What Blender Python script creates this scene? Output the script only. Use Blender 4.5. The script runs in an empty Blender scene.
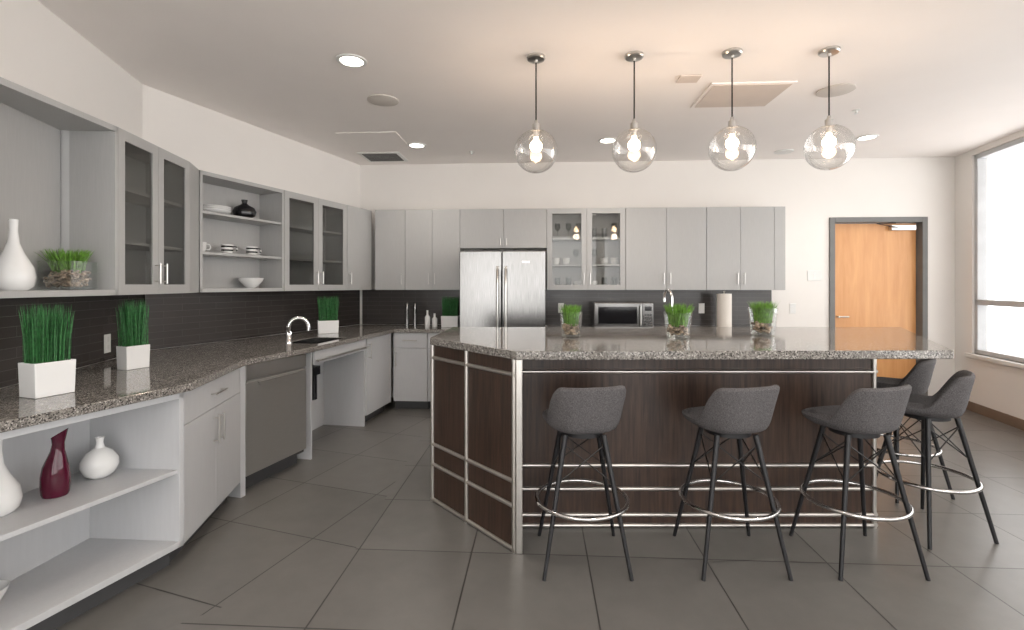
import bpy, bmesh, math, random
from mathutils import Vector, Matrix
random.seed(7)
sc = bpy.context.scene
PI = math.pi

# ------------------------------------------------------------------ materials
def newmat(name):
    m = bpy.data.materials.new(name); m.use_nodes = True
    nt = m.node_tree
    return m, nt, nt.nodes['Principled BSDF'], nt.nodes, nt.links

def setp(p, col=None, rough=None, metal=None, spec=None):
    if col is not None: p.inputs['Base Color'].default_value = (*col, 1)
    if rough is not None: p.inputs['Roughness'].default_value = rough
    if metal is not None: p.inputs['Metallic'].default_value = metal
    if spec is not None: p.inputs['Specular IOR Level'].default_value = spec

def objcoord(N, L, scale=(1,1,1), rot=(0,0,0), loc=(0,0,0)):
    tc = N.new('ShaderNodeTexCoord'); mp = N.new('ShaderNodeMapping')
    mp.inputs['Scale'].default_value = scale; mp.inputs['Rotation'].default_value = rot
    mp.inputs['Location'].default_value = loc
    L.new(tc.outputs['Object'], mp.inputs['Vector'])
    return mp.outputs['Vector']

def simple(name, col, rough=.5, metal=0., var=.06, scale=8, stretch=(1,1,1), bump=0., spec=None):
    m, nt, p, N, L = newmat(name)
    setp(p, col, rough, metal, spec)
    v = objcoord(N, L, stretch)
    n = N.new('ShaderNodeTexNoise'); n.inputs['Scale'].default_value = scale
    n.inputs['Detail'].default_value = 4
    L.new(v, n.inputs['Vector'])
    r = N.new('ShaderNodeValToRGB')
    r.color_ramp.elements[0].position = .3; r.color_ramp.elements[1].position = .7
    r.color_ramp.elements[0].color = (*[c*(1-var) for c in col], 1)
    r.color_ramp.elements[1].color = (*[min(1, c*(1+var)) for c in col], 1)
    L.new(n.outputs['Fac'], r.inputs['Fac']); L.new(r.outputs['Color'], p.inputs['Base Color'])
    if bump > 0:
        b = N.new('ShaderNodeBump'); b.inputs['Strength'].default_value = bump
        b.inputs['Distance'].default_value = .003
        L.new(n.outputs['Fac'], b.inputs['Height']); L.new(b.outputs['Normal'], p.inputs['Normal'])
    return m

def thin_glass(name, tint=(1,1,1), base=.06, rough=.02, edge=.75):
    m = bpy.data.materials.new(name); m.use_nodes = True
    nt = m.node_tree; N = nt.nodes; L = nt.links; N.clear()
    o = N.new('ShaderNodeOutputMaterial'); t = N.new('ShaderNodeBsdfTransparent')
    g = N.new('ShaderNodeBsdfGlossy'); mx = N.new('ShaderNodeMixShader')
    lw = N.new('ShaderNodeLayerWeight'); lw.inputs['Blend'].default_value = .35
    mr = N.new('ShaderNodeMapRange'); mr.inputs['To Min'].default_value = base; mr.inputs['To Max'].default_value = edge
    t.inputs['Color'].default_value = (*tint, 1); g.inputs['Roughness'].default_value = rough
    L.new(lw.outputs['Facing'], mr.inputs['Value']); L.new(mr.outputs['Result'], mx.inputs['Fac'])
    L.new(t.outputs[0], mx.inputs[1]); L.new(g.outputs[0], mx.inputs[2]); L.new(mx.outputs[0], o.inputs['Surface'])
    return m

def emit(name, col, s):
    m = bpy.data.materials.new(name); m.use_nodes = True
    N = m.node_tree.nodes; L = m.node_tree.links; N.clear()
    o = N.new('ShaderNodeOutputMaterial'); e = N.new('ShaderNodeEmission')
    e.inputs['Color'].default_value = (*col, 1); e.inputs['Strength'].default_value = s
    L.new(e.outputs[0], o.inputs['Surface']); return m

def brick_node(N, L, v, c1, c2, mortar, bw, rh, ms, offset):
    b = N.new('ShaderNodeTexBrick'); b.offset = offset; b.squash = 1
    b.inputs['Scale'].default_value = 1; b.inputs['Brick Width'].default_value = bw
    b.inputs['Row Height'].default_value = rh; b.inputs['Mortar Size'].default_value = ms
    b.inputs['Mortar Smooth'].default_value = .1
    b.inputs['Color1'].default_value = (*c1, 1); b.inputs['Color2'].default_value = (*c2, 1)
    b.inputs['Mortar'].default_value = (*mortar, 1)
    L.new(v, b.inputs['Vector']); return b

def splashmat():
    m, nt, p, N, L = newmat('splash_tile'); setp(p, (.04,.03,.03), .22, 0)
    tc = N.new('ShaderNodeTexCoord'); s = N.new('ShaderNodeSeparateXYZ'); c = N.new('ShaderNodeCombineXYZ')
    L.new(tc.outputs['Object'], s.inputs[0]); L.new(s.outputs['X'], c.inputs['X']); L.new(s.outputs['Z'], c.inputs['Y'])
    b = brick_node(N, L, c.outputs[0], (.046,.040,.037), (.052,.045,.042), (.09,.08,.075), .30, .052, .0015, .5)
    L.new(b.outputs['Color'], p.inputs['Base Color'])
    bp = N.new('ShaderNodeBump'); bp.invert = True; bp.inputs['Strength'].default_value = .22; bp.inputs['Distance'].default_value = .002
    L.new(b.outputs['Fac'], bp.inputs['Height']); L.new(bp.outputs['Normal'], p.inputs['Normal'])
    return m

ROT = math.radians(3.12)
def floormat():
    # square stone tiles: main field laid to the back wall, left aisle laid to the angled cabinets
    m, nt, p, N, L = newmat('floor_tile'); setp(p, (.1,.1,.1), .30, 0)
    c1, c2, mo = (.146,.139,.129), (.170,.162,.151), (.040,.037,.034)
    va = objcoord(N, L, (1,1,1), (0,0,ROT), (-.25,-.15,0))
    vb = objcoord(N, L, (1,1,1), (0,0,math.radians(19)), (.12,.2,0))
    a = brick_node(N, L, va, c1, c2, mo, .6, .6, .0038, 0.)
    b = brick_node(N, L, vb, c1, c2, mo, .6, .6, .0038, 0.)
    tc = N.new('ShaderNodeTexCoord'); s = N.new('ShaderNodeSeparateXYZ'); L.new(tc.outputs['Object'], s.inputs[0])
    def math_(op, x, y, z=None):
        n = N.new('ShaderNodeMath'); n.operation = op
        for i, q in enumerate((x, y, z)):
            if q is None: continue
            if isinstance(q, (int, float)): n.inputs[i].default_value = q
            else: L.new(q, n.inputs[i])
        return n.outputs[0]
    left = math_('LESS_THAN', s.outputs['X'], -.83)
    t = math_('MULTIPLY_ADD', s.outputs['X'], .914, .914*.82+2.53)
    ab = math_('GREATER_THAN', s.outputs['Y'], t)
    mask = math_('MULTIPLY', left, ab)
    mc = N.new('ShaderNodeMix'); mc.data_type = 'RGBA'
    L.new(mask, mc.inputs[0])
    L.new(a.outputs['Color'], mc.inputs[6]); L.new(b.outputs['Color'], mc.inputs[7])
    mf = N.new('ShaderNodeMix'); L.new(mask, mf.inputs[0]); L.new(a.outputs['Fac'], mf.inputs[2]); L.new(b.outputs['Fac'], mf.inputs[3])
    n = N.new('ShaderNodeTexNoise'); n.inputs['Scale'].default_value = 6; n.inputs['Detail'].default_value = 8; n.inputs['Roughness'].default_value = .65
    L.new(va, n.inputs['Vector'])
    mr = N.new('ShaderNodeMapRange'); mr.inputs['From Min'].default_value = .25; mr.inputs['From Max'].default_value = .75
    mr.inputs['To Min'].default_value = .90; mr.inputs['To Max'].default_value = 1.10
    L.new(n.outputs['Fac'], mr.inputs['Value'])
    mm = N.new('ShaderNodeVectorMath'); mm.operation = 'SCALE'
    L.new(mc.outputs[2], mm.inputs[0]); L.new(mr.outputs['Result'], mm.inputs['Scale']); L.new(mm.outputs[0], p.inputs['Base Color'])
    bp = N.new('ShaderNodeBump'); bp.invert = True; bp.inputs['Strength'].default_value = .3; bp.inputs['Distance'].default_value = .002
    L.new(mf.outputs[0], bp.inputs['Height']); L.new(bp.outputs['Normal'], p.inputs['Normal'])
    return m
M_floor = floormat()
M_splash = splashmat()
M_wall = simple('wall_paint', (.80,.77,.735), .85, 0, .01, 3, bump=.03)
M_ceil = simple('ceiling_paint', (.90,.855,.825), .9, 0, .01, 3)
M_cab = simple('cabinet_gray', (.425,.422,.414), .36, 0, .035, 14, (12,12,.6))
M_cabl = simple('cabinet_light', (.53,.535,.545), .42, 0, .02, 10, (6,6,.6))
M_cabi = simple('cabinet_inside', (.54,.54,.535), .55, 0, .02, 6)
M_toe = simple('toe_kick', (.06,.06,.062), .6)
M_steel = simple('stainless', (.27,.266,.26), .24, 1., .14, 22, (14,14,.3))
M_steel2 = simple('stainless_side', (.44,.43,.41), .30, .75, .04, 30, (.4,.4,14))
M_chrome = simple('chrome', (.78,.78,.78), .1, 1., .01)
M_ring = simple('ring_chrome', (.62,.61,.60), .15, 1., .01)
M_nickel = simple('nickel', (.60,.585,.56), .28, 1., .02)
M_trim = simple('champagne_trim', (.60,.575,.54), .32, .95, .03, 30)
M_black = simple('black_metal', (.012,.012,.014), .45)
M_wire = simple('dark_wire', (.05,.05,.05), .3, .9)
M_cord = simple('black_cord', (.008,.008,.008), .9, spec=.1)
M_blackg = simple('black_gloss', (.012,.012,.014), .1)
M_fab = simple('charcoal_fabric', (.104,.098,.100), .95, 0, .5, 240, bump=.6, spec=.2)
M_white = simple('white_ceramic', (.80,.80,.79), .22, 0, .01)
M_plas = simple('white_plastic', (.75,.75,.73), .4, 0, .01)
M_maroon = simple('maroon_glass', (.080,.006,.022), .06, 0, .2, 5)
M_frame = simple('door_frame_gray', (.15,.15,.145), .5)
M_wframe = simple('window_frame', (.50,.51,.52), .45)
M_base = simple('baseboard_brown', (.20,.14,.10), .5)
M_grass = simple('grass', (.14,.31,.035), .6, 0, .55, 60)
M_grassd = simple('grass_deep', (.034,.155,.042), .6, 0, .55, 60)
M_peb = simple('pebble', (.36,.27,.20), .5, 0, .85, 35)
M_glass = thin_glass('clear_glass', (.985,.985,.98), .045)
M_vglass = thin_glass('vase_glass', (.97,.98,.97), .025, edge=.35)
M_cglass = thin_glass('cabinet_glass', (.70,.70,.69), .02, edge=.16)
M_cglass2 = thin_glass('cabinet_glass_clear', (.90,.90,.89), .03, edge=.3)
M_wglass = thin_glass('window_glass', (1,1,1), .02, edge=.25)
M_bulb = emit('bulb_glow', (1,.68,.42), 38)
M_down = emit('downlight_glow', (1,.93,.82), 12)
M_vent = simple('vent_gray', (.10,.10,.10), .7)
M_tan = simple('tan_panel', (.64,.56,.50), .8, 0, .02)
M_spk = simple('speaker_mesh', (.62,.58,.54), .8, 0, .03)
M_towel = simple('paper', (.78,.74,.68), .9, 0, .02)

def mk_wood(name, c1, c2, scale, rough, stretch, spec=.5):
    m, nt, p, N, L = newmat(name); setp(p, c1, rough, 0, spec)
    v = objcoord(N, L, stretch)
    n = N.new('ShaderNodeTexNoise'); n.inputs['Scale'].default_value = scale; n.inputs['Detail'].default_value = 6
    n.inputs['Roughness'].default_value = .6; n.inputs['Distortion'].default_value = .4
    L.new(v, n.inputs['Vector'])
    r = N.new('ShaderNodeValToRGB'); r.color_ramp.elements[0].position = .35; r.color_ramp.elements[1].position = .68
    r.color_ramp.elements[0].color = (*c1, 1); r.color_ramp.elements[1].color = (*c2, 1)
    L.new(n.outputs['Fac'], r.inputs['Fac']); L.new(r.outputs['Color'], p.inputs['Base Color'])
    return m
M_dwood = mk_wood('espresso_wood', (.023,.0125,.0085), (.070,.039,.026), 9, .36, (7,7,.35))
M_honey = mk_wood('honey_door', (.60,.28,.10), (.70,.36,.145), 5, .4, (2.5,2.5,.25))

def mk_granite():
    m, nt, p, N, L = newmat('speckled_granite'); setp(p, rough=.07)
    v = objcoord(N, L)
    vo = N.new('ShaderNodeTexVoronoi'); vo.inputs['Scale'].default_value = 205
    L.new(v, vo.inputs['Vector'])
    s = N.new('ShaderNodeSeparateColor'); L.new(vo.outputs['Color'], s.inputs[0])
    r = N.new('ShaderNodeValToRGB'); r.color_ramp.interpolation = 'CONSTANT'
    e = r.color_ramp.elements
    e[0].position = 0; e[0].color = (.045,.042,.039,1)
    e[1].position = .18; e[1].color = (.15,.137,.125,1)
    for ps, c in ((.42,(.225,.208,.188)), (.72,(.31,.29,.265)), (.93,(.50,.475,.44))):
        x = e.new(ps); x.color = (*c, 1)
    L.new(s.outputs[0], r.inputs['Fac'])
    n = N.new('ShaderNodeTexNoise'); n.inputs['Scale'].default_value = 40; n.inputs['Detail'].default_value = 5
    L.new(v, n.inputs['Vector'])
    mr = N.new('ShaderNodeMapRange'); mr.inputs['To Min'].default_value = .65; mr.inputs['To Max'].default_value = 1.35
    L.new(n.outputs['Fac'], mr.inputs['Value'])
    mm = N.new('ShaderNodeVectorMath'); mm.operation = 'SCALE'
    L.new(r.outputs['Color'], mm.inputs[0]); L.new(mr.outputs['Result'], mm.inputs['Scale'])
    L.new(mm.outputs[0], p.inputs['Base Color'])
    return m
M_gran = mk_granite()

# ------------------------------------------------------------------ builders
def E(name, label, cat, loc, rz=0., group=None):
    o = bpy.data.objects.new(name, None); o.empty_display_size = .1
    sc.collection.objects.link(o)
    o.location = loc; o.rotation_euler = (0, 0, rz)
    o['label'] = label; o['category'] = cat
    if group: o['group'] = group
    return o

class B:
    def __init__(s): s.v = []; s.f = []; s.M = Matrix.Identity(4)
    def fr(s, x, y, ang, z=0): s.M = Matrix.Translation((x, y, z)) @ Matrix.Rotation(ang, 4, 'Z'); return s
    def add(s, vs, fs):
        b = len(s.v); s.v += [tuple(s.M @ Vector(v)) for v in vs]; s.f += [tuple(i+b for i in f) for f in fs]; return s
    def box(s, x0, x1, y0, y1, z0, z1):
        return s.add([(x0,y0,z0),(x1,y0,z0),(x1,y1,z0),(x0,y1,z0),(x0,y0,z1),(x1,y0,z1),(x1,y1,z1),(x0,y1,z1)],
                     [(0,3,2,1),(4,5,6,7),(0,1,5,4),(1,2,6,5),(2,3,7,6),(3,0,4,7)])
    def prism(s, poly, z0, z1):
        n = len(poly)
        return s.add([(x,y,z0) for x,y in poly]+[(x,y,z1) for x,y in poly],
                     [tuple(range(n))[::-1], tuple(range(n,2*n))]+[(i,(i+1)%n,n+(i+1)%n,n+i) for i in range(n)])
    def cyl(s, p0, p1, r0, r1=None, n=16):
        if r1 is None: r1 = r0
        p0 = Vector(p0); p1 = Vector(p1); d = (p1-p0).normalized()
        a = d.orthogonal().normalized(); b = d.cross(a)
        vs = []
        for p, r in ((p0,r0),(p1,r1)):
            for i in range(n):
                t = 2*PI*i/n; vs.append(tuple(p + a*math.cos(t)*r + b*math.sin(t)*r))
        return s.add(vs, [tuple(range(n))[::-1], tuple(range(n,2*n))]+[(i,(i+1)%n,n+(i+1)%n,n+i) for i in range(n)])
    def lathe(s, prof, n=32, c=(0,0,0)):
        vs = []; fs = []; rings = []
        for r, z in prof:
            if r < 1e-6: rings.append([len(vs)]); vs.append((c[0],c[1],c[2]+z))
            else:
                rings.append(list(range(len(vs), len(vs)+n)))
                vs += [(c[0]+r*math.cos(2*PI*i/n), c[1]+r*math.sin(2*PI*i/n), c[2]+z) for i in range(n)]
        for a, b in zip(rings, rings[1:]):
            for i in range(n):
                j = (i+1) % n
                if len(a) == 1 and len(b) == 1: continue
                if len(a) == 1: fs.append((a[0], b[j], b[i]))
                elif len(b) == 1: fs.append((a[i], a[j], b[0]))
                else: fs.append((a[i], a[j], b[j], b[i]))
        return s.add(vs, fs)
    def tube(s, pts, r, n=10):
        pts = [Vector(p) for p in pts]; vs = []; fs = []
        ref = None
        for k, p in enumerate(pts):
            d = (pts[min(k+1, len(pts)-1)] - pts[max(k-1, 0)]).normalized()
            if ref is None: ref = d.orthogonal().normalized()
            a = (ref - d*ref.dot(d)).normalized(); ref = a; b = d.cross(a)
            for i in range(n):
                t = 2*PI*i/n; vs.append(tuple(p + a*math.cos(t)*r + b*math.sin(t)*r))
        m = len(pts)
        for k in range(m-1):
            for i in range(n):
                j = (i+1) % n; fs.append((k*n+i, k*n+j, (k+1)*n+j, (k+1)*n+i))
        fs.append(tuple(range(n))[::-1]); fs.append(tuple(range((m-1)*n, m*n)))
        return s.add(vs, fs)
    def torus(s, R, r, z, n=48, m=10):
        vs = []; fs = []
        for i in range(n):
            a = 2*PI*i/n
            for j in range(m):
                b = 2*PI*j/m; q = R + r*math.cos(b)
                vs.append((q*math.cos(a), q*math.sin(a), z + r*math.sin(b)))
        for i in range(n):
            for j in range(m):
                fs.append((i*m+j, ((i+1)%n)*m+j, ((i+1)%n)*m+(j+1)%m, i*m+(j+1)%m))
        return s.add(vs, fs)
    def obj(s, name, mat, parent=None, smooth=False, bevel=0, sub=0, label=None, cat=None, loc=None, rz=0, kind=None, group=None):
        me = bpy.data.meshes.new(name); me.from_pydata(s.v, [], s.f)
        bm = bmesh.new(); bm.from_mesh(me); bmesh.ops.recalc_face_normals(bm, faces=bm.faces); bm.to_mesh(me); bm.free()
        if smooth:
            for p in me.polygons: p.use_smooth = True
            try: me.set_sharp_from_angle(angle=math.radians(40))
            except Exception: pass
        me.materials.append(mat)
        o = bpy.data.objects.new(name, me); sc.collection.objects.link(o)
        if parent: o.parent = parent
        if loc is not None: o.location = loc; o.rotation_euler = (0,0,rz)
        if bevel:
            b = o.modifiers.new('bevel', 'BEVEL'); b.width = bevel; b.segments = 2; b.limit_method = 'ANGLE'
        if sub:
            m = o.modifiers.new('sub', 'SUBSURF'); m.levels = sub; m.render_levels = sub
        if label: o['label'] = label
        if cat: o['category'] = cat
        if kind: o['kind'] = kind
        if group: o['group'] = group
        return o

H = 2.9
# ------------------------------------------------------------------ setting
B().box(-3.4, 6.2, -3.2, 6.6, -.1, 0).obj('floor', M_floor, kind='structure', label='gray square stone tile floor', cat='floor')
B().box(-3.4, 6.2, -3.2, 6.6, H, H+.1).obj('ceiling', M_ceil, kind='structure', label='plain off-white painted ceiling', cat='ceiling')
b = B()
inner = [(-2.6,-3.0),(-2.12,1.0),(-2.76,3.66),(-1.90,6.127)]
outer = [(-2.8,-3.0),(-2.32,1.0),(-2.97,3.66),(-2.12,6.30)]
b.prism(inner + outer[::-1], 0, H)
b.obj('wall_left', M_wall, kind='structure', label='off-white painted wall bending behind the cabinets', cat='wall')
BO = (0, 6.023); BA = -ROT
b = B()
b.box(-2.05, 3.79, 0, .15, 0, H); b.box(4.86, 5.5, 0, .15, 0, H); b.box(3.79, 4.86, 0, .15, 2.18, H)
b.obj('wall_back', M_wall, kind='structure', loc=(*BO, 0), rz=BA, label='white painted wall with a door opening', cat='wall')
b = B()  # unseen wall behind the camera, added so its piers dim the refrigerator's reflections
for x0, x1 in ((-2.8,-2.5),(-.62,-.25),(1.5,1.75),(3.2,3.4)): b.box(x0, x1, -3.2, -3.05, 0, H)
b.box(-2.8,3.4,-3.2,-3.05,0,.25); b.box(-2.8,3.4,-3.2,-3.05,2.82,H)
b.obj('wall_front_added', M_wall, kind='structure', label='unseen added white wall with large window openings', cat='wall')
RC = (5.19, 5.74); RA = math.atan2(-.970, -.2425)
b = B()
b.box(-.1, .30, 0, .15, 0, H); b.box(.30, 8.6, 0, .15, 0, .64); b.box(.30, 8.6, 0, .15, 2.84, H); b.box(8.6, 9.1, 0, .15, 0, H)
b.obj('wall_right', M_wall, kind='structure', loc=(*RC, 0), rz=RA, label='white painted wall around large windows', cat='wall')
w = E('window_1', 'large gray-framed window with bright daylight outside', 'window', (*RC, 0), RA); w['kind'] = 'structure'
b = B()
for x in (.30, 1.75, 3.4, 5.1, 6.8, 8.55): b.box(x, x+.05, .02, .11, .64, 2.84)
b.box(.30, 8.6, .02, .11, .64, .69); b.box(.30, 8.6, .02, .11, 2.79, 2.84); b.box(.30, 8.6, .02, .11, 1.18, 1.24)
b.obj('window_frame', M_wframe, w, bevel=.004)
B().box(.31, 8.59, .06, .066, .66, 2.82).obj('window_pane', M_wglass, w)
B().box(.25, 8.6, -.05, .10, .60, .64).obj('window_sill', M_plas, w, bevel=.004)
B().box(0, 9, -.015, 0, 0, .10).obj('baseboard_right', M_base, kind='structure', loc=(*RC,0), rz=RA, label='brown rubber baseboard', cat='baseboard')
B().box(4.88, 5.19, -.015, 0, 0, .10).box(3.13, 3.77, -.015, 0, 0, .10).obj('baseboard_back', M_base, kind='structure', loc=(*BO,0), rz=BA, label='brown rubber baseboard', cat='baseboard')
# door
d = E('door_1', 'honey-coloured flat wooden door in a gray steel frame', 'door', (*BO, 0), BA); d['kind'] = 'structure'
b = B(); b.box(3.77, 3.83, -.02, .13, 0, 2.2); b.box(4.82, 4.88, -.02, .13, 0, 2.2); b.box(3.83, 4.82, -.02, .13, 2.14, 2.2)
b.obj('door_frame', M_frame, d, bevel=.003)
leaf = B().box(3.835, 4.815, .075, .12, .01, 2.135).obj('door_leaf', M_honey, d, bevel=.002)
B().box(4.50, 4.78, .02, .075, 2.05, 2.11).obj('door_closer', M_nickel, leaf, bevel=.004)
b = B(); b.tube([(4.55,.0,2.08),(4.30,-.03,2.12),(4.55,.03,2.135)], .007); b.obj('closer_arm', M_black, leaf)
b = B(); b.cyl((3.91,.075,1.02),(3.91,.03,1.02),.012); b.cyl((3.91,.035,1.02),(4.02,.035,1.02),.009); b.obj('lever_handle', M_nickel, leaf, smooth=True)

# backsplashes
def wl(p0, p1): 
    return math.atan2(p1[1]-p0[1], p1[0]-p0[0]), math.hypot(p1[0]-p0[0], p1[1]-p0[1])
def xw(d): return -2.76+.2406*(3.66-d)
S1 = (xw(1.4), 1.4)
a1, l1 = wl(S1,(-2.76,3.66)); a2, l2 = wl((-2.76,3.66),(-1.90,6.127))
B().box(0, l1-.005, -.012, -.001, .911, 1.345).obj('trim_1', M_splash, kind='structure', loc=(*S1,0), rz=a1, label='dark brown narrow tile backsplash', cat='backsplash')
B().box(.01, l2-.02, -.012, -.001, .911, 1.345).obj('trim_2', M_splash, kind='structure', loc=(-2.76,3.66,0), rz=a2, label='dark brown narrow tile backsplash', cat='backsplash')
B().box(-1.87, 3.10, -.012, -.001, .911, 1.345).obj('trim_3', M_splash, kind='structure', loc=(*BO,0), rz=BA, label='dark brown narrow tile backsplash', cat='backsplash')

# ------------------------------------------------------------------ cabinets
def handle(parent, x, z, ln, vert=True, mat=None):
    b = B(); y = -.032
    if vert:
        b.cyl((x,y,z-ln/2),(x,y,z+ln/2),.0055,n=10)
        for q in (z-ln/2+.015, z+ln/2-.015): b.cyl((x,0,q),(x,y,q),.004,n=8)
    else:
        b.cyl((x-ln/2,y,z),(x+ln/2,y,z),.0055,n=10)
        for q in (x-ln/2+.015, x+ln/2-.015): b.cyl((q,0,z),(q,y,z),.004,n=8)
    return b.obj('handle', mat or M_nickel, parent, smooth=True)

def carcass(L, D, z0, z1, shelves, t=.018, poly=None, y0=.02):
    b = B(); 
    P = poly or [(0,y0),(L,y0),(L,D),(0,D)]
    b.prism(P, z0, z0+t*1.4); b.prism(P, z1-t*1.4, z1)
    b.prism([P[0],(P[0][0]+t,P[0][1]),(P[3][0]+t,P[3][1]),P[3]], z0, z1)
    b.prism([(P[1][0]-t,P[1][1]),P[1],P[2],(P[2][0]-t,P[2][1])], z0, z1)
    b.prism([(P[3][0],P[3][1]-t),(P[2][0],P[2][1]-t),P[2],P[3]], z0, z1)
    for s in shelves:
        b.prism([(P[0][0]+t,P[0][1]+.01),(P[1][0]-t,P[1][1]+.01),(P[2][0]-t,P[2][1]-t),(P[3][0]+t,P[3][1]-t)], s-.02, s)
    return b

UZ0, UZ1 = 1.343, 2.285
def upper(loc, ang, L, D, doors, z0=UZ0, z1=UZ1, hs=None, glass=False, label='', shelves=(), gmat=None):
    c = E('wall_cabinet', label, 'cabinet', (loc[0], loc[1], z0), ang, 'gray wall cabinets')
    hgt = z1-z0
    if glass: carcass(L, D, 0, hgt, [s-z0 for s in shelves]).obj('body', M_cabi, c, bevel=.001)
    else: B().box(0, L, .02, D, 0, hgt).obj('body', M_cab, c, bevel=.001)
    g = .003; x = 0
    for i, wd in enumerate(doors):
        x0, x1 = x+g/2, x+wd-g/2; x += wd
        if glass:
            f = .06; b = B()
            b.box(x0, x0+f, 0, .019, 0, hgt); b.box(x1-f, x1, 0, .019, 0, hgt)
            b.box(x0+f, x1-f, 0, .019, 0, f); b.box(x0+f, x1-f, 0, .019, hgt-f, hgt)
            dr = b.obj('door', M_cab, c)
            B().box(x0+f, x1-f, .007, .012, f, hgt-f).obj('glass_pane', gmat or M_cglass, dr)
        else:
            dr = B().box(x0, x1, 0, .019, 0, hgt).obj('door', M_cab, c, bevel=.0015)
        side = hs[i] if hs else ('r' if i % 2 == 0 else 'l')
        hx = x1-.035 if side == 'r' else x0+.035
        handle(dr, hx, .13 if hgt > .6 else .07, .13 if hgt > .6 else .08)
    return c

F1o = (-2.165, 1.9); F1e = (-2.207, 2.745); F1f = (-2.317, 3.526)
aF, LF = wl(F1o, F1e); aG, LG = wl(F1e, F1f)
c = E('open_wall_shelf', 'gray open wall cabinet without doors over the counter', 'shelf', (F1o[0], F1o[1], UZ0), aF, 'gray wall cabinets')
carcass(LF, .33, 0, UZ1-UZ0, [], t=.022, poly=[(0,0),(LF,0),(LF,.315),(0,.15)]).obj('body', M_cab, c, bevel=.001)
upper(F1e, aG, LG, .30, [LG/2, LG/2], glass=True, label='gray wall cabinet with two glass doors', shelves=(1.66, 1.97))
F2o = (-2.40, 3.77); F2e = (-1.67, 5.86); aH, LH = wl(F2o, F2e)
def along(o, a, s, y=0): return (o[0]+math.cos(a)*s-math.sin(a)*y, o[1]+math.sin(a)*s+math.cos(a)*y)
b = B(); b.prism([(-2.322,3.534),(-2.404,3.762),(-2.60,3.80),(-2.60,3.58)], UZ0, UZ1)
b.obj('cabinet_filler', M_cab, label='gray corner filler panel between wall cabinets', cat='cabinet filler')
c = E('open_wall_shelf', 'gray open wall shelf holding bowls, cups and a black vase', 'shelf', (F2o[0], F2o[1], UZ0), aH, 'gray wall cabinets')
carcass(.84, .295, 0, UZ1-UZ0, [1.66-UZ0, 1.98-UZ0], t=.022, y0=0).obj('body', M_cab, c, bevel=.001)
p = along(F2o, aH, .845)
upper(p, aH, .90, .295, [.45,.45], glass=True, label='gray wall cabinet with two glass doors', shelves=(1.66,1.97))
p = along(F2o, aH, 1.75)
upper(p, aH, .45, .295, [.45], hs=['l'], label='gray single-door wall cabinet')
def BP(u, v): return along(BO, BA, u, v)
U = [-1.60,-1.24,-.92,-.59,-.08,.423,.881,1.325,1.787,2.234,2.61,2.985,3.11]
upper(BP(U[0],-.33), BA, U[1]-U[0]-.002, .328, [U[1]-U[0]-.002], hs=['r'], label='gray single-door wall cabinet')
upper(BP(U[1],-.33), BA, U[3]-U[1]-.002, .328, [U[2]-U[1], U[3]-U[2]-.002], label='gray two-door wall cabinet')
upper(BP(U[3],-.33), BA, U[5]-U[3]-.002, .328, [U[4]-U[3], U[5]-U[4]-.002], z0=1.83, label='short gray two-door cabinet above the refrigerator')
upper(BP(U[5],-.33), BA, U[7]-U[5]-.002, .328, [U[6]-U[5], U[7]-U[6]-.002], glass=True, label='gray wall cabinet with two glass doors and cups inside', shelves=(1.64,1.95), gmat=M_cglass2)
upper(BP(U[7],-.33), BA, U[9]-U[7]-.002, .328, [U[8]-U[7], U[9]-U[8]-.002], label='gray two-door wall cabinet')
upper(BP(U[9],-.33), BA, U[11]-U[9]-.002, .328, [U[10]-U[9], U[11]-U[10]-.002], label='gray two-door wall cabinet')
B().box(0, .12, .0, .328, 0, UZ1-UZ0).obj('cabinet_end_panel', M_cab, loc=(*BP(U[11],-.33), UZ0), rz=BA, bevel=.002, label='narrow gray end panel closing the cabinet row', cat='cabinet panel')

# base cabinets
def base(loc, ang, L, D, layout, label, poly=None, mat=None, drawer=True, ztop=.868):
    mat = mat or M_cabl
    c = E('base_cabinet', label, 'cabinet', (loc[0], loc[1], 0), ang, 'light gray base cabinets')
    P = poly or [(0,.02),(L,.02),(L,D),(0,D)]
    P = [(x, max(y,.02)) for x, y in P]
    B().prism(P, .1, ztop).obj('body', mat, c)
    B().prism([(P[0][0]+.005,.08),(P[1][0]-.005,.08),(P[2][0]-.005,P[2][1]-.01),(P[3][0]+.005,P[3][1]-.01)], 0, .1).obj('toe_kick', M_toe, c)
    zt = ztop-.005
    if drawer:
        dr = B().box(.003, L-.003, 0, .019, ztop-.17, zt).obj('drawer', mat, c, bevel=.0015)
        handle(dr, L/2, ztop-.085, .16, False); zt = ztop-.173
    x = 0
    for i, wd in enumerate(layout):
        dd = B().box(x+.002, x+wd-.002, 0, .019, .105, zt).obj('door', mat, c, bevel=.0015)
        hx = x+wd-.035 if i % 2 == 0 else x+.035
        if len(layout) == 1: hx = x+.035
        handle(dd, hx, zt-.12, .16); x += wd
    return c
P0=(-1.925,1.56); P1=(-1.64,2.45); P2=(-1.785,3.22); P3=(-1.60,3.88); P4=(-1.44,4.86); P5=(-1.34,5.47)
aA, LA = wl(P0,P1); aB, LB = wl(P1,P2); aC, LC = wl(P2,P3); aK, LK = wl(P3,P4); aD, LD = wl(P4,P5)
c = E('open_base_shelf', 'light gray open base shelf with vases on it', 'shelf', (*P0, 0), aA)
carcass(LA, .49, .1, .868, [.485], t=.022, poly=[(0,0),(LA-.002,0),(.812,.485),(0,.30)]).obj('body', M_cabl, c, bevel=.001)
B().prism([(.0,.07),(LA-.02,.07),(.80,.46),(0,.29)], 0, .1).obj('toe_kick', M_toe, c)
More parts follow.
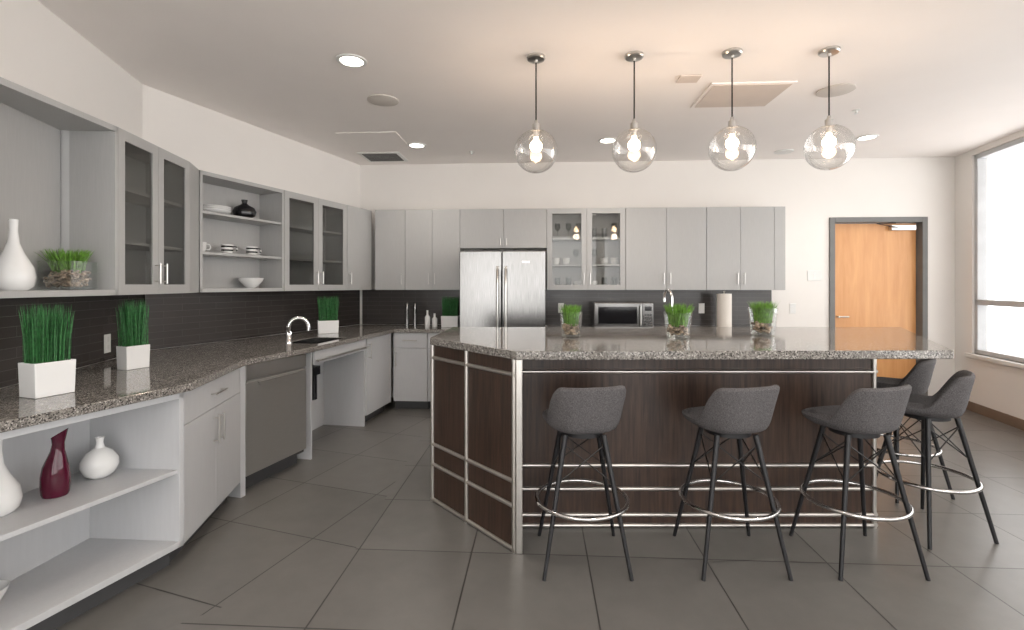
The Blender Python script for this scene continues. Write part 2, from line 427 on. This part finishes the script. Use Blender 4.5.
base(P1, aB, LB, .49, [LB/2, LB/2], 'light gray base cabinet with a drawer over two doors', poly=[(.004,0),(LB,0),(LB+.10,.487),(.165,.48)])
# dishwasher
q = along(P2, aC, .045)
B().box(0, .042, .0, .45, .0, .868).obj('cabinet_filler', M_cabl, loc=(*P2,0), rz=aC, label='light filler panel beside the dishwasher', cat='cabinet filler')
c = E('dishwasher', 'stainless steel built-in dishwasher with plain control strip', 'dishwasher', (*q, 0), aC)
B().box(0,.6,.03,.5,.1,.868).obj('body', M_steel2, c)
B().box(.01,.59,.08,.48,0,.1).obj('toe_kick', M_toe, c)
dr = B().box(.003,.597,0,.03,.12,.745).obj('door', M_steel2, c, bevel=.004)
B().box(.003,.597,0,.03,.765,.865).obj('control_panel', M_nickel, c, bevel=.004)
b = B(); b.box(.10,.50,-.018,-.010,.715,.738); b.box(.10,.50,-.018,0,.732,.738)
b.obj('pull_lip', M_steel2, dr)
B().box(.02,.58,.01,.03,.10,.118).obj('kick_panel', M_toe, c)
# knee space
c = E('sink_cabinet', 'open knee space under the sink with light panels', 'cabinet', (*P3, 0), aK)
B().box(.045,.063,.02,.47,0,.868).obj('side_panel', M_cabl, c)
B().box(LK-.02,LK-.001,.02,.5,0,.868).obj('side_panel', M_cabl, c)
B().box(.063,LK-.02,.45,.47,0,.868).obj('back_panel', M_cabl, c)
B().box(.063,LK-.02,.0,.015,.76,.868).obj('apron', M_cabl, c)
b = B(); b.cyl((.06,-.035,.79),(LK-.03,-.035,.79),.008)
for x in (.09, LK-.06): b.cyl((x,-.035,.79),(x,.0,.79),.006)
b.obj('rail', M_nickel, c, smooth=True)
e = E('towel_dispenser', 'black dispenser fixed below the sink counter', 'dispenser', (*along(P3,aK,.14,.085),.46), aK)
B().cyl((0,0,0),(0,0,.20),.055,n=24).box(-.06,.06,-.056,.056,.2,.27).obj('body', M_blackg, e, smooth=True)
B().box(-.02,.02,-.02,.02,.27,.408).obj('bracket', M_black, e)
base(P4, aD, LD-.02, .5, [LD-.02], 'light gray corner base cabinet with tall door', drawer=False)
vE = -.62
base(BP(-1.295,vE), BA, .385, .60, [.385], 'light gray base cabinet with drawer and door')
base(BP(-.907,vE), BA, .375, .60, [.375], 'light gray base cabinet with drawer and door')
for u0, u1 in ((.44,1.33),(1.332,2.22),(2.222,3.11)):
    base(BP(u0,vE), BA, u1-u0, .60, [(u1-u0)/2]*2, 'light gray base cabinet with drawer and doors')

# countertops
def poly_counter(poly, z0, z1, name, label, hole=None):
    o = B().prism(poly, z0, z1).obj(name, M_gran, label=label, cat='countertop')
    if hole:
        cx, cy, ang, hw, hd = hole
        cut = B().fr(cx, cy, ang).box(-hw, hw, -hd, hd, z0-.05, z1+.05).obj('cut', M_gran)
        m = o.modifiers.new('b', 'BOOLEAN'); m.operation = 'DIFFERENCE'; m.object = cut; m.solver = 'EXACT'
        bpy.context.view_layer.update()
        dg = bpy.context.evaluated_depsgraph_get()
        me = bpy.data.meshes.new_from_object(o.evaluated_get(dg)); o.modifiers.clear(); o.data = me
        bpy.data.objects.remove(cut)
    bv = o.modifiers.new('bevel','BEVEL'); bv.width = .004; bv.segments = 2; bv.limit_method = 'ANGLE'
    return o
uf = BP(-.53, -.65); ub = BP(-.53, -.014); fc = BP(-1.275, -.65)
SK = (*along(P3, aK, .44, .215), aK, .24, .16)
poly_counter([(-1.965,1.33),(-1.605,2.45),(-1.752,3.21),(-1.57,3.88),(-1.41,4.86),(fc[0],fc[1]),(uf[0],uf[1]),(ub[0],ub[1]),
              (-1.88,6.10),(-2.742,3.66),(xw(1.33)+.016,1.33)], .87, .91, 'countertop', 'speckled gray-taupe polished granite worktop along the wall', SK)
a, b_, c_, d_ = BP(.43,-.65), BP(3.125,-.65), BP(3.125,-.014), BP(.43,-.014)
poly_counter([a,b_,c_,d_], .87, .91, 'countertop', 'speckled granite worktop beside the refrigerator')
b = B(); hw, hd, t = .235, .155, .006
b.box(-hw,hw,-hd,hd,-.15,-.144); b.box(-hw,-hw+t,-hd,hd,-.15,-.003); b.box(hw-t,hw,-hd,hd,-.15,-.003)
b.box(-hw,hw,-hd,-hd+t,-.15,-.003); b.box(-hw,hw,hd-t,hd,-.15,-.003)
b.obj('sink', M_steel, loc=(SK[0],SK[1],.91), rz=aK, label='small stainless undermount sink in granite worktop', cat='sink')

def faucet(loc, ang, h, reach, label, lever=True, r=.011):
    f = E('faucet', label, 'faucet', loc, ang)
    b = B(); b.lathe([(0,0),(.03,0),(.03,.012),(.024,.02),(.022,.1),(.016,.11),(0,.11)],20)
    pts = [(0,0,.05),(0,0,h-reach/2)]
    for i in range(1,13):
        t = PI*i/12; pts.append((reach/2-math.cos(t)*reach/2, 0, h-reach/2+math.sin(t)*reach/2))
    pts.append((reach,0,h-reach/2-.03))
    b.tube(pts,r,12); b.obj('spout', M_chrome, f, smooth=True)
    if lever:
        B().cyl((0,0,.085),(0,-.04,.09),.017).cyl((0,-.035,.09),(-.03,-.12,.15),.010,.007).obj('lever', M_chrome, f, smooth=True)
    return f
faucet((-1.88,4.12,.91), math.radians(35), .21, .16, 'compact chrome lever faucet by the sink', True, .016)

# fridge
FU0 = -.505
fr = E('refrigerator', 'stainless steel side-by-side refrigerator with long handles', 'refrigerator', (*BP(FU0,-.92), 0), BA)
B().box(0,.905,.06,.88,.02,1.74).obj('body', M_black, fr, bevel=.004)
B().box(.03,.87,.08,.80,0,.02).obj('foot', M_black, fr)
dl = B().box(.003,.445,0,.058,.09,1.755).obj('door', M_steel, fr, bevel=.008)
dr = B().box(.451,.902,0,.058,.09,1.755).obj('door', M_steel, fr, bevel=.008)
for dd, x in ((dl,.405),(dr,.491)):
    b = B(); b.tube([(x,0,.58),(x,-.045,.62),(x,-.055,.8),(x,-.058,1.1),(x,-.055,1.4),(x,-.045,1.55),(x,0,1.59)],.013,10)
    b.obj('handle', M_nickel, dd, smooth=True)
B().box(.66,.74,-.002,0,1.63,1.65).obj('badge', M_nickel, dr)
B().box(.01,.895,.02,.06,.02,.085).obj('kick_grille', M_black, fr)

# microwave
mw = E('microwave', 'stainless steel countertop microwave with dark window', 'microwave', (*BP(.95,-.47), .911), BA)
B().box(0,.66,.03,.40,.01,.29).obj('body', M_steel, mw, bevel=.006)
B().box(.03,.06,.05,.08,0,.01).box(.60,.63,.05,.08,0,.01).box(.03,.06,.33,.36,0,.01).box(.60,.63,.33,.36,0,.01).obj('foot', M_black, mw)
dd = B().box(.005,.535,0,.03,.015,.285).obj('door', M_steel, mw, bevel=.004)
B().box(.045,.475,-.003,.0,.055,.245).obj('window_glass', M_blackg, dd)
B().cyl((.51,-.03,.04),(.51,-.03,.26),.008).cyl((.51,0,.05),(.51,-.03,.05),.005).cyl((.51,0,.25),(.51,-.03,.25),.005).obj('handle', M_nickel, dd, smooth=True)
cp = B().box(.54,.655,0,.03,.015,.285).obj('control_panel', M_steel, mw, bevel=.003)
B().box(.56,.635,-.002,0,.20,.25).obj('display', M_blackg, cp)
bb = B()
for i in range(3):
    for j in range(4): bb.box(.56+i*.028,.58+i*.028,-.002,0,.04+j*.035,.06+j*.035)
bb.obj('keypad', M_vent, cp)

# paper towel
pt = E('paper_towel_holder', 'pale beige paper towel roll on a chrome stand', 'paper towel', (*BP(2.44,-.30), .911), 0)
B().lathe([(0,0),(.085,0),(.085,.01),(.012,.012),(.008,.02),(.008,.41),(.014,.42),(0,.425)],24).obj('stand', M_chrome, pt, smooth=True)
B().lathe([(.02,.015),(.08,.015),(.08,.39),(.02,.39),(.02,.015)],32).obj('paper_roll', M_towel, pt, smooth=True)
for X, dd in ((-1.22,5.70),(-1.13,5.71)):
    B().lathe([(0,0),(.022,0),(.02,.05),(.018,.18),(.02,.2),(.018,.26),(.01,.28),(0,.283)],20).obj('pepper_mill', M_steel, smooth=True, loc=(X,dd,.911), label='slim steel pepper mill on the granite worktop', cat='pepper mill', group='pepper mills')
for X, dd, h in ((-.97,5.62,.2),(-.90,5.70,.16)):
    B().lathe([(0,0),(.028,0),(.03,.01),(.03,h*.6),(.012,h*.75),(.012,h),(0,h)],20).obj('soap_bottle', M_white, smooth=True, loc=(X,dd,.911), label='small white ceramic bottle on the worktop', cat='bottle', group='white bottles')

# ------------------------------------------------------------------ plants, vases
def grass(parent, w, dpt, z0, h, n, mat, spread=.02, wid=.004, rnd=False):
    b = B()
    for i in range(n):
        if rnd:
            r = math.sqrt(random.random())*w/2; t = random.random()*2*PI; x, y = r*math.cos(t), r*math.sin(t)
        else: x, y = random.uniform(-w/2,w/2), random.uniform(-dpt/2,dpt/2)
        hh = h*random.uniform(.80,1.03); a = random.random()*PI
        kx = random.uniform(-1,1)*spread + x*(.6 if rnd else .12); ky = random.uniform(-1,1)*spread + y*(.6 if rnd else .12)
        ca, sa = math.cos(a)*wid/2, math.sin(a)*wid/2
        vs = []
        for t, ww in ((0,1),(.5,.9),(.85,.6)):
            cx, cy, cz = x+kx*t*t, y+ky*t*t, z0+hh*t
            vs += [(cx-ca*ww,cy-sa*ww,cz),(cx+ca*ww,cy+sa*ww,cz)]
        vs.append((x+kx,y+ky,z0+hh))
        b.add(vs, [(0,1,3,2),(2,3,5,4),(4,5,6)])
    o = b.obj('grass', mat, parent); o['kind'] = 'stuff'; return o

def planter(loc, rz, w, d, h, gh, mat=None, n=420):
    e = E('grass_planter', 'tall green grass in a rectangular white ceramic planter', 'potted plant', loc, rz, 'white grass planters')
    b = B()
    def ring(k, z): return [(-w/2*k,-d/2*k,z),(w/2*k,-d/2*k,z),(w/2*k,d/2*k,z),(-w/2*k,d/2*k,z)]
    vs = ring(.95,0)+ring(1,h)+ring(.92,h)+ring(.88,h-.02)
    fs = [(3,2,1,0)]+[(k*4+i,k*4+(i+1)%4,k*4+4+(i+1)%4,k*4+4+i) for k in range(3) for i in range(4)]+[(12,13,14,15)]
    b.add(vs, fs); b.obj('pot', M_white, e, bevel=.004)
    grass(e, w*.86, d*.86, h-.02, gh, n, mat or M_grassd, .014, .004)
    return e
CT = .911
planter((-2.075,2.19,CT), math.radians(72), .155, .115, .15, .275, n=360)
planter((-2.225,2.88,CT), math.radians(72), .135, .085, .135, .29, n=260)
planter((-1.87,4.98,CT), math.radians(25), .20, .12, .13, .27, M_grassd)
planter((-.72,5.72,CT), BA, .20, .12, .13, .25, M_grassd)

def pebbles(parent, r, z0, z1, n, square=False):
    b = B()
    base_v = [v.co.copy() for v in _ico.verts]; base_f = [tuple(v.index for v in f.verts) for f in _ico.faces]
    for i in range(n):
        if square: x, y = random.uniform(-r,r), random.uniform(-r,r)
        else:
            q = math.sqrt(random.random())*r; t = random.random()*2*PI; x, y = q*math.cos(t), q*math.sin(t)
        z = random.uniform(z0, z1); s = random.uniform(.009,.015)
        sx, sy, sz = s*random.uniform(.8,1.2), s*random.uniform(.8,1.2), s*.75
        b.add([(x+v.x*sx, y+v.y*sy, z+v.z*sz) for v in base_v], base_f)
    o = b.obj('pebbles', M_peb, parent, smooth=True); o['kind'] = 'stuff'
_ico = bmesh.new(); bmesh.ops.create_icosphere(_ico, subdivisions=1, radius=1); _ico.verts.ensure_lookup_table(); _ico.verts.index_update()

def glass_vase(loc, r, h, gh):
    e = E('grass_vase', 'clear glass vase with pebbles and fresh green grass', 'vase', loc, 0, 'glass grass vases on the island')
    B().lathe([(0,0),(r*.72,0),(r*.8,.006),(r,h),(r*.965,h),(r*.76,.012),(0,.01)],32).obj('glass_vase', M_vglass, e, smooth=True)
    pebbles(e, r*.66, .022, h*.5, 90)
    grass(e, r*1.2, 0, h*.45, gh, 320, M_grass, .03, .004, True)
IZ = 1.061
glass_vase((.385,3.19,IZ), .075, .165, .14)
glass_vase((1.06,3.13,IZ), .09, .165, .15)
glass_vase((1.70,3.32,IZ), .092, .185, .15)
faucet((1.18,3.62,IZ), math.radians(100), .30, .12, 'slim chrome gooseneck faucet on the island', False)

sh = UZ0+.0308
e = E('grass_vase', 'square clear glass vase with pebbles and green grass', 'vase', (-2.345,2.59,sh), aF)
b = B(); w2, hh, t = .085, .15, .005
b.box(-w2,w2,-w2,w2,0,.008); b.box(-w2,w2,-w2,-w2+t,.008,hh); b.box(-w2,w2,w2-t,w2,.008,hh); b.box(-w2,-w2+t,-w2+t,w2-t,.008,hh); b.box(w2-t,w2,-w2+t,w2-t,.008,hh)
b.obj('glass_vase', M_vglass, e)
pebbles(e, .068, .022, .10, 260, True)
grass(e, .12, 0, .09, .13, 300, M_grass, .03, .005, True)
def lobj(name, prof, mat, loc, label, cat, group=None, n=32):
    return B().lathe(prof, n).obj(name, mat, smooth=True, loc=loc, label=label, cat=cat, group=group)
bottle = [(0,0),(.05,0),(.07,.02),(.078,.06),(.07,.11),(.04,.17),(.022,.22),(.016,.28),(.018,.33),(.012,.33),(.010,.25),(0,.2)]
lobj('vase', bottle, M_white, (-2.31,2.27,sh), 'tall white ceramic bottle-shaped vase on open shelf', 'vase')
S = .4858
mar = [(0,0),(.044,0),(.049,.012),(.052,.05),(.051,.09),(.045,.13),(.034,.165),(.025,.195),(.022,.225),(.026,.25),(.030,.27),(.025,.27),(.014,.22),(0,.2)]
b = B().lathe(mar, 32)
b.v = [(x+max(0,z-.12)*.10, y*.85, z+(x*.65*max(0,(z-.215)/.055))) for x,y,z in b.v]
b.obj('vase', M_maroon, smooth=True, loc=(-1.985,2.13,S), rz=math.radians(20), label='glossy dark maroon glass vase with slanted lip', cat='vase')
rv = [(0,0),(.035,0),(.06,.02),(.074,.055),(.072,.085),(.05,.12),(.020,.14),(.014,.165),(.018,.19),(.012,.19),(.01,.15),(0,.14)]
lobj('vase', rv, M_white, (-1.965,2.335,S), 'round white ceramic vase with short neck', 'vase')
lobj('vase', [(r*.95,z*.90) for r,z in bottle], M_white, (-2.055,1.955,S), 'tall white ceramic vase on the lower shelf', 'vase')
lobj('bowl', [(0,0),(.03,0),(.055,.05),(.062,.07),(.058,.07),(.03,.012),(0,.01)], M_white, (-2.065,1.93,.1318), 'white ceramic bowl on the bottom shelf', 'bowl')

bowl = [(0,0),(.035,0),(.05,.012),(.09,.055),(.1,.08),(.096,.08),(.045,.018),(0,.014)]
dish = [(0,0),(.07,0),(.12,.02),(.13,.032),(.126,.034),(.07,.01),(0,.008)]
cup = [(0,0),(.030,0),(.044,.02),(.048,.08),(.044,.08),(.040,.02),(0,.01)]
def onshelf(s, y=.15): return along(F2o, aH, s, y)
p = onshelf(.24); z = 1.981
for i in range(3):
    lobj('plate', dish, M_white, (*p, z+i*.016), 'white serving plate in a small stack', 'plate', 'white plates on the open shelf')
p = onshelf(.54)
lobj('vase', [(0,0),(.04,0),(.085,.03),(.095,.065),(.08,.10),(.035,.125),(.02,.14),(.026,.17),(.02,.17),(0,.13)], M_blackg, (*p, 1.981), 'round glossy black vase on the open shelf', 'vase')
def mk_cup(loc, rz, mat, label, group):
    e = E('cup', label, 'cup', loc, rz, group)
    B().lathe(cup, 24).obj('bowl_body', mat, e, smooth=True)
    B().tube([(.043,0,.066),(.066,0,.064),(.074,0,.044),(.066,0,.024),(.040,0,.022)], .005, 8).obj('cup_handle', mat, e, smooth=True)
m_str, nt, pr, N, L = newmat('striped_ceramic'); setp(pr, (.8,.8,.78), .25)
wv = N.new('ShaderNodeTexWave'); wv.bands_direction = 'Z'; wv.inputs['Scale'].default_value = 10
L.new(objcoord(N, L), wv.inputs['Vector']); rr = N.new('ShaderNodeValToRGB'); rr.color_ramp.interpolation = 'CONSTANT'
rr.color_ramp.elements[0].color = (.02,.02,.02,1); rr.color_ramp.elements[1].color = (.8,.8,.78,1); rr.color_ramp.elements[1].position = .4
L.new(wv.outputs['Color'], rr.inputs['Fac']); L.new(rr.outputs['Color'], pr.inputs['Base Color'])
for s, mt in ((.10,M_white),(.35,m_str),(.60,m_str)):
    mk_cup((*onshelf(s,.13), 1.661), .6, mt, 'small striped ceramic cup on open shelf' if mt is m_str else 'small white ceramic cup on open shelf', 'cups on the open shelf')
lobj('bowl', [(r*1.05,z*1.1) for r,z in bowl], M_white, (*onshelf(.60,.14), UZ0+.0312), 'white ceramic footed bowl on open shelf', 'bowl')
glassp = [(0,0),(.028,0),(.034,.12),(.031,.12),(.026,.008),(0,.006)]
wine = [(0,0),(.032,0),(.03,.004),(.005,.01),(.004,.08),(.03,.11),(.036,.14),(.03,.18),(.027,.18),(.033,.14),(.026,.113),(0,.095)]
for uu, zz, k in ((.53,1.641,'c'),(.65,1.641,'c'),(.77,1.641,'w'),(.55,1.951,'w'),(.68,1.951,'w'),(.80,1.951,'w'),(.55,1.371,'g'),(.68,1.371,'g'),(.79,1.371,'c'),
                  (.98,1.641,'w'),(1.10,1.641,'c'),(1.22,1.641,'c'),(.98,1.951,'g'),(1.10,1.951,'g'),(1.22,1.951,'w'),(.98,1.371,'c'),(1.1,1.371,'g'),(1.22,1.371,'g')):
    x, y = BP(uu, -.17)
    if k == 'c': mk_cup((x,y,zz), random.random()*6, M_white, 'white ceramic cup behind a cabinet glass door', 'cups in the glass cabinet')
    elif k == 'w': lobj('wine_glass', wine, M_vglass, (x,y,zz), 'clear stemmed wine glass behind cabinet glass', 'wine glass', 'wine glasses in the glass cabinet', 20)
    else: lobj('drinking_glass', glassp, M_vglass, (x,y,zz), 'clear drinking glass behind cabinet glass', 'drinking glass', 'glasses in the glass cabinet', 20)

# outlets
def outlet(loc, rz, label='white wall outlet plate on the backsplash', w=.07):
    e = E('wall_outlet', label, 'outlet', loc, rz, 'wall outlets')
    B().box(-w/2,w/2,-.006,0,-.06,.06).obj('cover_plate', M_plas, e, bevel=.002)
    b = B()
    for z in (-.025,.025): b.box(-.014,.014,-.008,-.006,z-.014,z+.014)
    b.obj('socket', M_white, e)
_d = 3.18
outlet((*along(S1,a1,(_d-1.4)/math.cos(a1-PI/2),-.013),1.02), a1)
outlet((*along((-2.76,3.66),a2,1.9,-.012),1.05), a2)
outlet((*BP(2.28,-.012),1.12), BA); outlet((*BP(.60,-.012),1.12), BA)
outlet((*BP(3.60,0),1.51), BA, 'white light switch plate on the wall', .16)
outlet((*BP(3.35,0),1.12), BA, 'white outlet plate on the wall')

# ------------------------------------------------------------------ island
isl = E('kitchen_island', 'dark espresso wood island with satin champagne metal rails', 'kitchen island', (1.0,3.3,0), 0)
ox, oy = 1.0, 3.3
body = [(-.52,3.19),(.02,2.56),(.055,2.56),(.055,2.83),(2.10,2.83),(2.22,3.9),(-.47,3.9)]
B().prism([(x-ox,y-oy) for x,y in body], .0, 1.014).obj('body', M_dwood, isl)
aL, LL = wl((-.52,3.19),(.02,2.56))
def strips(name, o, ang, xs, zs, L, r=.0125):
    for x in xs:
        B().fr(o[0]-ox,o[1]-oy,ang).cyl((x,-.003,0),(x,-.003,1.013),r,n=14).obj('metal_post', M_trim, isl, smooth=True)
    for z in zs:
        B().fr(o[0]-ox,o[1]-oy,ang).cyl((0,-.003,z),(L,-.003,z),r*.92,n=14).obj('metal_rail', M_trim, isl, smooth=True)
strips('metal_strip', (-.52,3.19), aL, (.011,.39,LL-.011), (.93,.37,.24,.014), LL)
strips('metal_strip', (.055,2.83), 0, (2.034,), (.90,.36,.225,.075,.014), 2.045)
aR, LR = wl((2.10,2.83),(2.22,3.9))
strips('metal_strip', (2.10,2.83), aR, (LR-.011,), (.90,.36,.225,.075,.014), LR)
B().box(.02-ox,.055-ox,2.548-oy,2.56-oy,0,1.013).obj('corner_post', M_trim, isl, bevel=.004)
poly_counter([(-.53,3.16),(.02,2.51),(2.30,2.55),(3.15,3.97),(-.48,3.97)], 1.015, 1.06, 'island_countertop', 'polished speckled granite slab on the island')

# ------------------------------------------------------------------ stools
def seat_mesh():
    b = B(); n = 64; vs = []; fs = []
    def ss(x): x = max(0,min(1,x)); return x*x*(3-2*x)
    data = []
    for i in range(n):
        th = 2*PI*i/n      # th=0 -> -Y (back)
        phi = abs((th+PI) % (2*PI) - PI)
        w = 1-ss((math.degrees(phi)-44)/46)
        dx, dy = math.sin(th), -math.cos(th)
        m = (abs(dx)**3.2+abs(dy)**3.2)**(-1/3.2)
        dx, dy = dx*m, dy*m
        top = .060+.186*w; R = .190
        tp = 1-.09*w
        lean = .022*w
        pts = [(R*.05,.0),(R*.60*tp,.0),(R*.84*tp,.010),(R*.97*tp,.032)]
        pts += [(R*(tp+.35*(1-tp))+lean*.2, .04+(top-.04)*.35),(R*(tp+.8*(1-tp))+lean*.7, .04+(top-.04)*.8),(R*1.0+lean, top-.008),(R*.97+lean-.010, top+.007),
                (R*.91+lean-.018*w-.004, top-.004),(R*(.84*(tp*.4+.6))+lean*.5-.014*w, top*.82+.01*(1-w)),(R*.78*tp+lean*.1, .078+(top-.078)*.3*w),(R*.62,.072),(R*.3,.066),(R*.05,.064)]
        data.append([(dx*r, dy*r*(1.15 if dy > 0 else 1), z) for r, z in pts])
    k = len(data[0])
    for ring in data: vs += ring
    for i in range(n):
        j = (i+1) % n
        for q in range(k-1): fs.append((i*k+q, j*k+q, j*k+q+1, i*k+q+1))
    fs.append(tuple(i*k for i in range(n))); fs.append(tuple(i*k+k-1 for i in range(n))[::-1])
    b.add(vs, fs); return b
def stool(x, y, rz, label, seat_rot=0):
    e = E('bar_stool', label, 'bar stool', (x,y,0), math.radians(rz), 'charcoal bar stools')
    s = seat_mesh(); ca, sa = math.cos(math.radians(seat_rot)), math.sin(math.radians(seat_rot))
    s.v = [(a*ca-b_*sa, a*sa+b_*ca, c+.662) for a, b_, c in s.v]
    s.obj('seat', M_fab, e, smooth=True, sub=1)
    B().cyl((0,0,.64),(0,0,.664),.11,n=28).obj('seat_mount', M_black, e, smooth=True)
    tp, ft, zt = .095, .208, .655
    for sx in (-1,1):
        for sy in (-1,1):
            B().cyl((sx*ft,sy*ft,0),(sx*tp,sy*tp,zt),.0095,.014,12).obj('leg', M_black, e, smooth=True)
    def lp(sx, sy, z):
        r = ft+(tp-ft)*z/zt; return (sx*r, sy*r, z)
    B().torus(.232,.0105,.30).obj('footrest_ring', M_ring, e, smooth=True)
    b = B(); cs = [(-1,-1),(1,-1),(1,1),(-1,1)]
    for i in range(4):
        a, c = cs[i], cs[(i+1)%4]
        for za, zb in ((.43,.61),(.61,.43)):
            b.cyl(lp(*a,za), lp(*c,zb), .0034, n=6)
    b.obj('wire_brace', M_wire, e)
stool(.36,2.53,0,'charcoal fabric bar stool with chrome foot ring at the island', 10)
stool(1.115,2.53,0,'charcoal fabric bar stool with chrome foot ring at the island', 14)
stool(1.765,2.53,0,'charcoal fabric bar stool turned slightly at the island', 18)
stool(2.39,2.83,8,'charcoal fabric bar stool at the island end', 38)
stool(2.65,3.38,8,'charcoal fabric bar stool at the island end', 38)

# ------------------------------------------------------------------ pendants
for x, y in ((.158,3.22),(.797,3.196),(1.417,3.155),(2.025,3.13)):
    e = E('pendant_lamp', 'clear glass globe pendant lamp with glowing bulb', 'pendant lamp', (x,y,H), 0, 'globe pendant lamps')
    B().lathe([(0,0),(.062,0),(.062,-.014),(.055,-.022),(.012,-.026),(.01,-.04),(0,-.04)],28).obj('canopy', M_nickel, e, smooth=True)
    B().cyl((0,0,-.04),(0,0,-.43),.0045,n=8).obj('cord', M_cord, e)
    B().lathe([(0,-.42),(.010,-.42),(.012,-.44),(.024,-.445),(.024,-.482),(.034,-.486),(.034,-.492),(.02,-.495),(.018,-.53),(0,-.53)],24).obj('socket', M_nickel, e, smooth=True)
    R, cz = .142, -.622
    pr = []
    for i in range(25):
        t = math.asin(.033/R) + (PI-math.asin(.033/R))*i/24
        pr.append((R*math.sin(t) if i < 24 else 0, cz+R*math.cos(t)))
    B().lathe(pr,40).obj('glass_globe', M_glass, e, smooth=True)
    bz = -.588
    B().lathe([(0,-.53),(.014,-.532),(.016,-.545)]+[(.040*math.sin(math.radians(q)), bz+.040*math.cos(math.radians(q))) for q in range(25,180,14)]+[(0,bz-.040)],24).obj('bulb', M_bulb, e, smooth=True)
    l = bpy.data.lights.new('bulb_light','POINT'); l.energy = 4; l.color = (1,.80,.64); l.shadow_soft_size = .05
    lo = bpy.data.objects.new('bulb_light', l); sc.collection.objects.link(lo); lo.parent = e; lo.location = (0,0,-.705)

# ceiling fixtures
def downlight(x, y, en=45):
    e = E('recessed_light', 'round recessed ceiling downlight', 'recessed light', (x,y,H), 0, 'recessed ceiling lights')
    B().lathe([(.075,-.002),(.10,-.002),(.098,-.008),(.076,-.010),(.075,-.002)],32).obj('trim_ring', M_plas, e, smooth=True)
    B().cyl((0,0,-.001),(0,0,-.004),.074,n=32).obj('lens', M_down, e)
    l = bpy.data.lights.new('downlight_lamp','SPOT'); l.energy = en; l.color = (1,.92,.84); l.spot_size = math.radians(130); l.spot_blend = .9; l.shadow_soft_size = .07
    lo = bpy.data.objects.new('downlight_lamp', l); sc.collection.objects.link(lo); lo.parent = e; lo.location = (0,0,-.02)
for x, y in ((-1.07,3.27),(-1.02,5.25),(.99,5.07),(3.6,4.97)): downlight(x,y,30 if y > 4.5 else 55)
for x, y in ((-1.1,.6),(1.2,.8),(3.0,1.2)): downlight(x,y,65)  # added downlights out of view over the near room, to brighten the interior
def disc(x, y, r, mat, name, label, cat):
    B().lathe([(0,-.001),(r,-.001),(r,-.008),(r*.9,-.012),(0,-.012)],32).obj(name, mat, smooth=True, loc=(x,y,H), label=label, cat=cat)
disc(-1.045,3.97,.125,M_spk,'ceiling_speaker','round beige ceiling speaker grille','speaker')
disc(2.49,3.77,.13,M_spk,'ceiling_speaker','round beige ceiling speaker grille','speaker')
disc(3.05,5.5,.10,M_plas,'smoke_detector','round white smoke detector on the ceiling','smoke detector')
e = E('ceiling_panel','square tan ceiling diffuser panel','ceiling panel',(1.80,3.86,H),BA)
B().box(-.31,.31,-.25,.25,-.012,-.001).obj('frame', M_ceil, e, bevel=.003)
B().box(-.285,.285,-.225,.225,-.016,-.011).obj('panel', M_tan, e)
B().box(-.075,.075,-.06,.06,-.012,-.001).obj('ceiling_sensor', M_tan, loc=(1.28,3.55,H), rz=BA, bevel=.002, label='small square tan sensor plate on ceiling', cat='sensor')
e = E('air_vent','white ceiling air vent with dark slots','air vent',(-1.50,5.72,H),BA)
B().box(-.24,.24,-.20,.20,-.012,-.001).obj('vent_frame', M_plas, e, bevel=.003)
b = B()
for i in range(6): b.box(-.2,.2,-.16+i*.055,-.125+i*.055,-.016,-.011)
b.obj('louvre', M_vent, e)
B().box(-.3,.3,-.25,.25,-.008,-.001).obj('access_panel', M_ceil, loc=(-1.42,5.05,H), rz=BA, bevel=.002, label='flush white ceiling access panel', cat='access panel')
for x,y in ((-.45,5.5),(2.95,4.2)):
    B().lathe([(0,0),(.03,0),(.03,-.006),(.01,-.01),(.01,-.03),(.018,-.032),(0,-.034)],16).obj('sprinkler', M_plas, smooth=True, loc=(x,y,H-.001), label='small ceiling fire sprinkler head', cat='sprinkler', group='ceiling sprinklers')

# ------------------------------------------------------------------ light & camera
sc.view_settings.view_transform = 'Standard'
w = bpy.data.worlds.new('World'); sc.world = w; w.use_nodes = True
bg = w.node_tree.nodes['Background']; bg.inputs['Color'].default_value = (1,.99,.98,1); bg.inputs['Strength'].default_value = 4.4
cam = bpy.data.cameras.new('Camera'); co = bpy.data.objects.new('Camera', cam); sc.collection.objects.link(co)
co.location = (0,0,1.4); co.rotation_euler = (PI/2,0,0)
cam.sensor_width = 36; cam.lens = 490/1024*36; cam.shift_y = -30/1024; cam.clip_start = .05
sc.camera = co
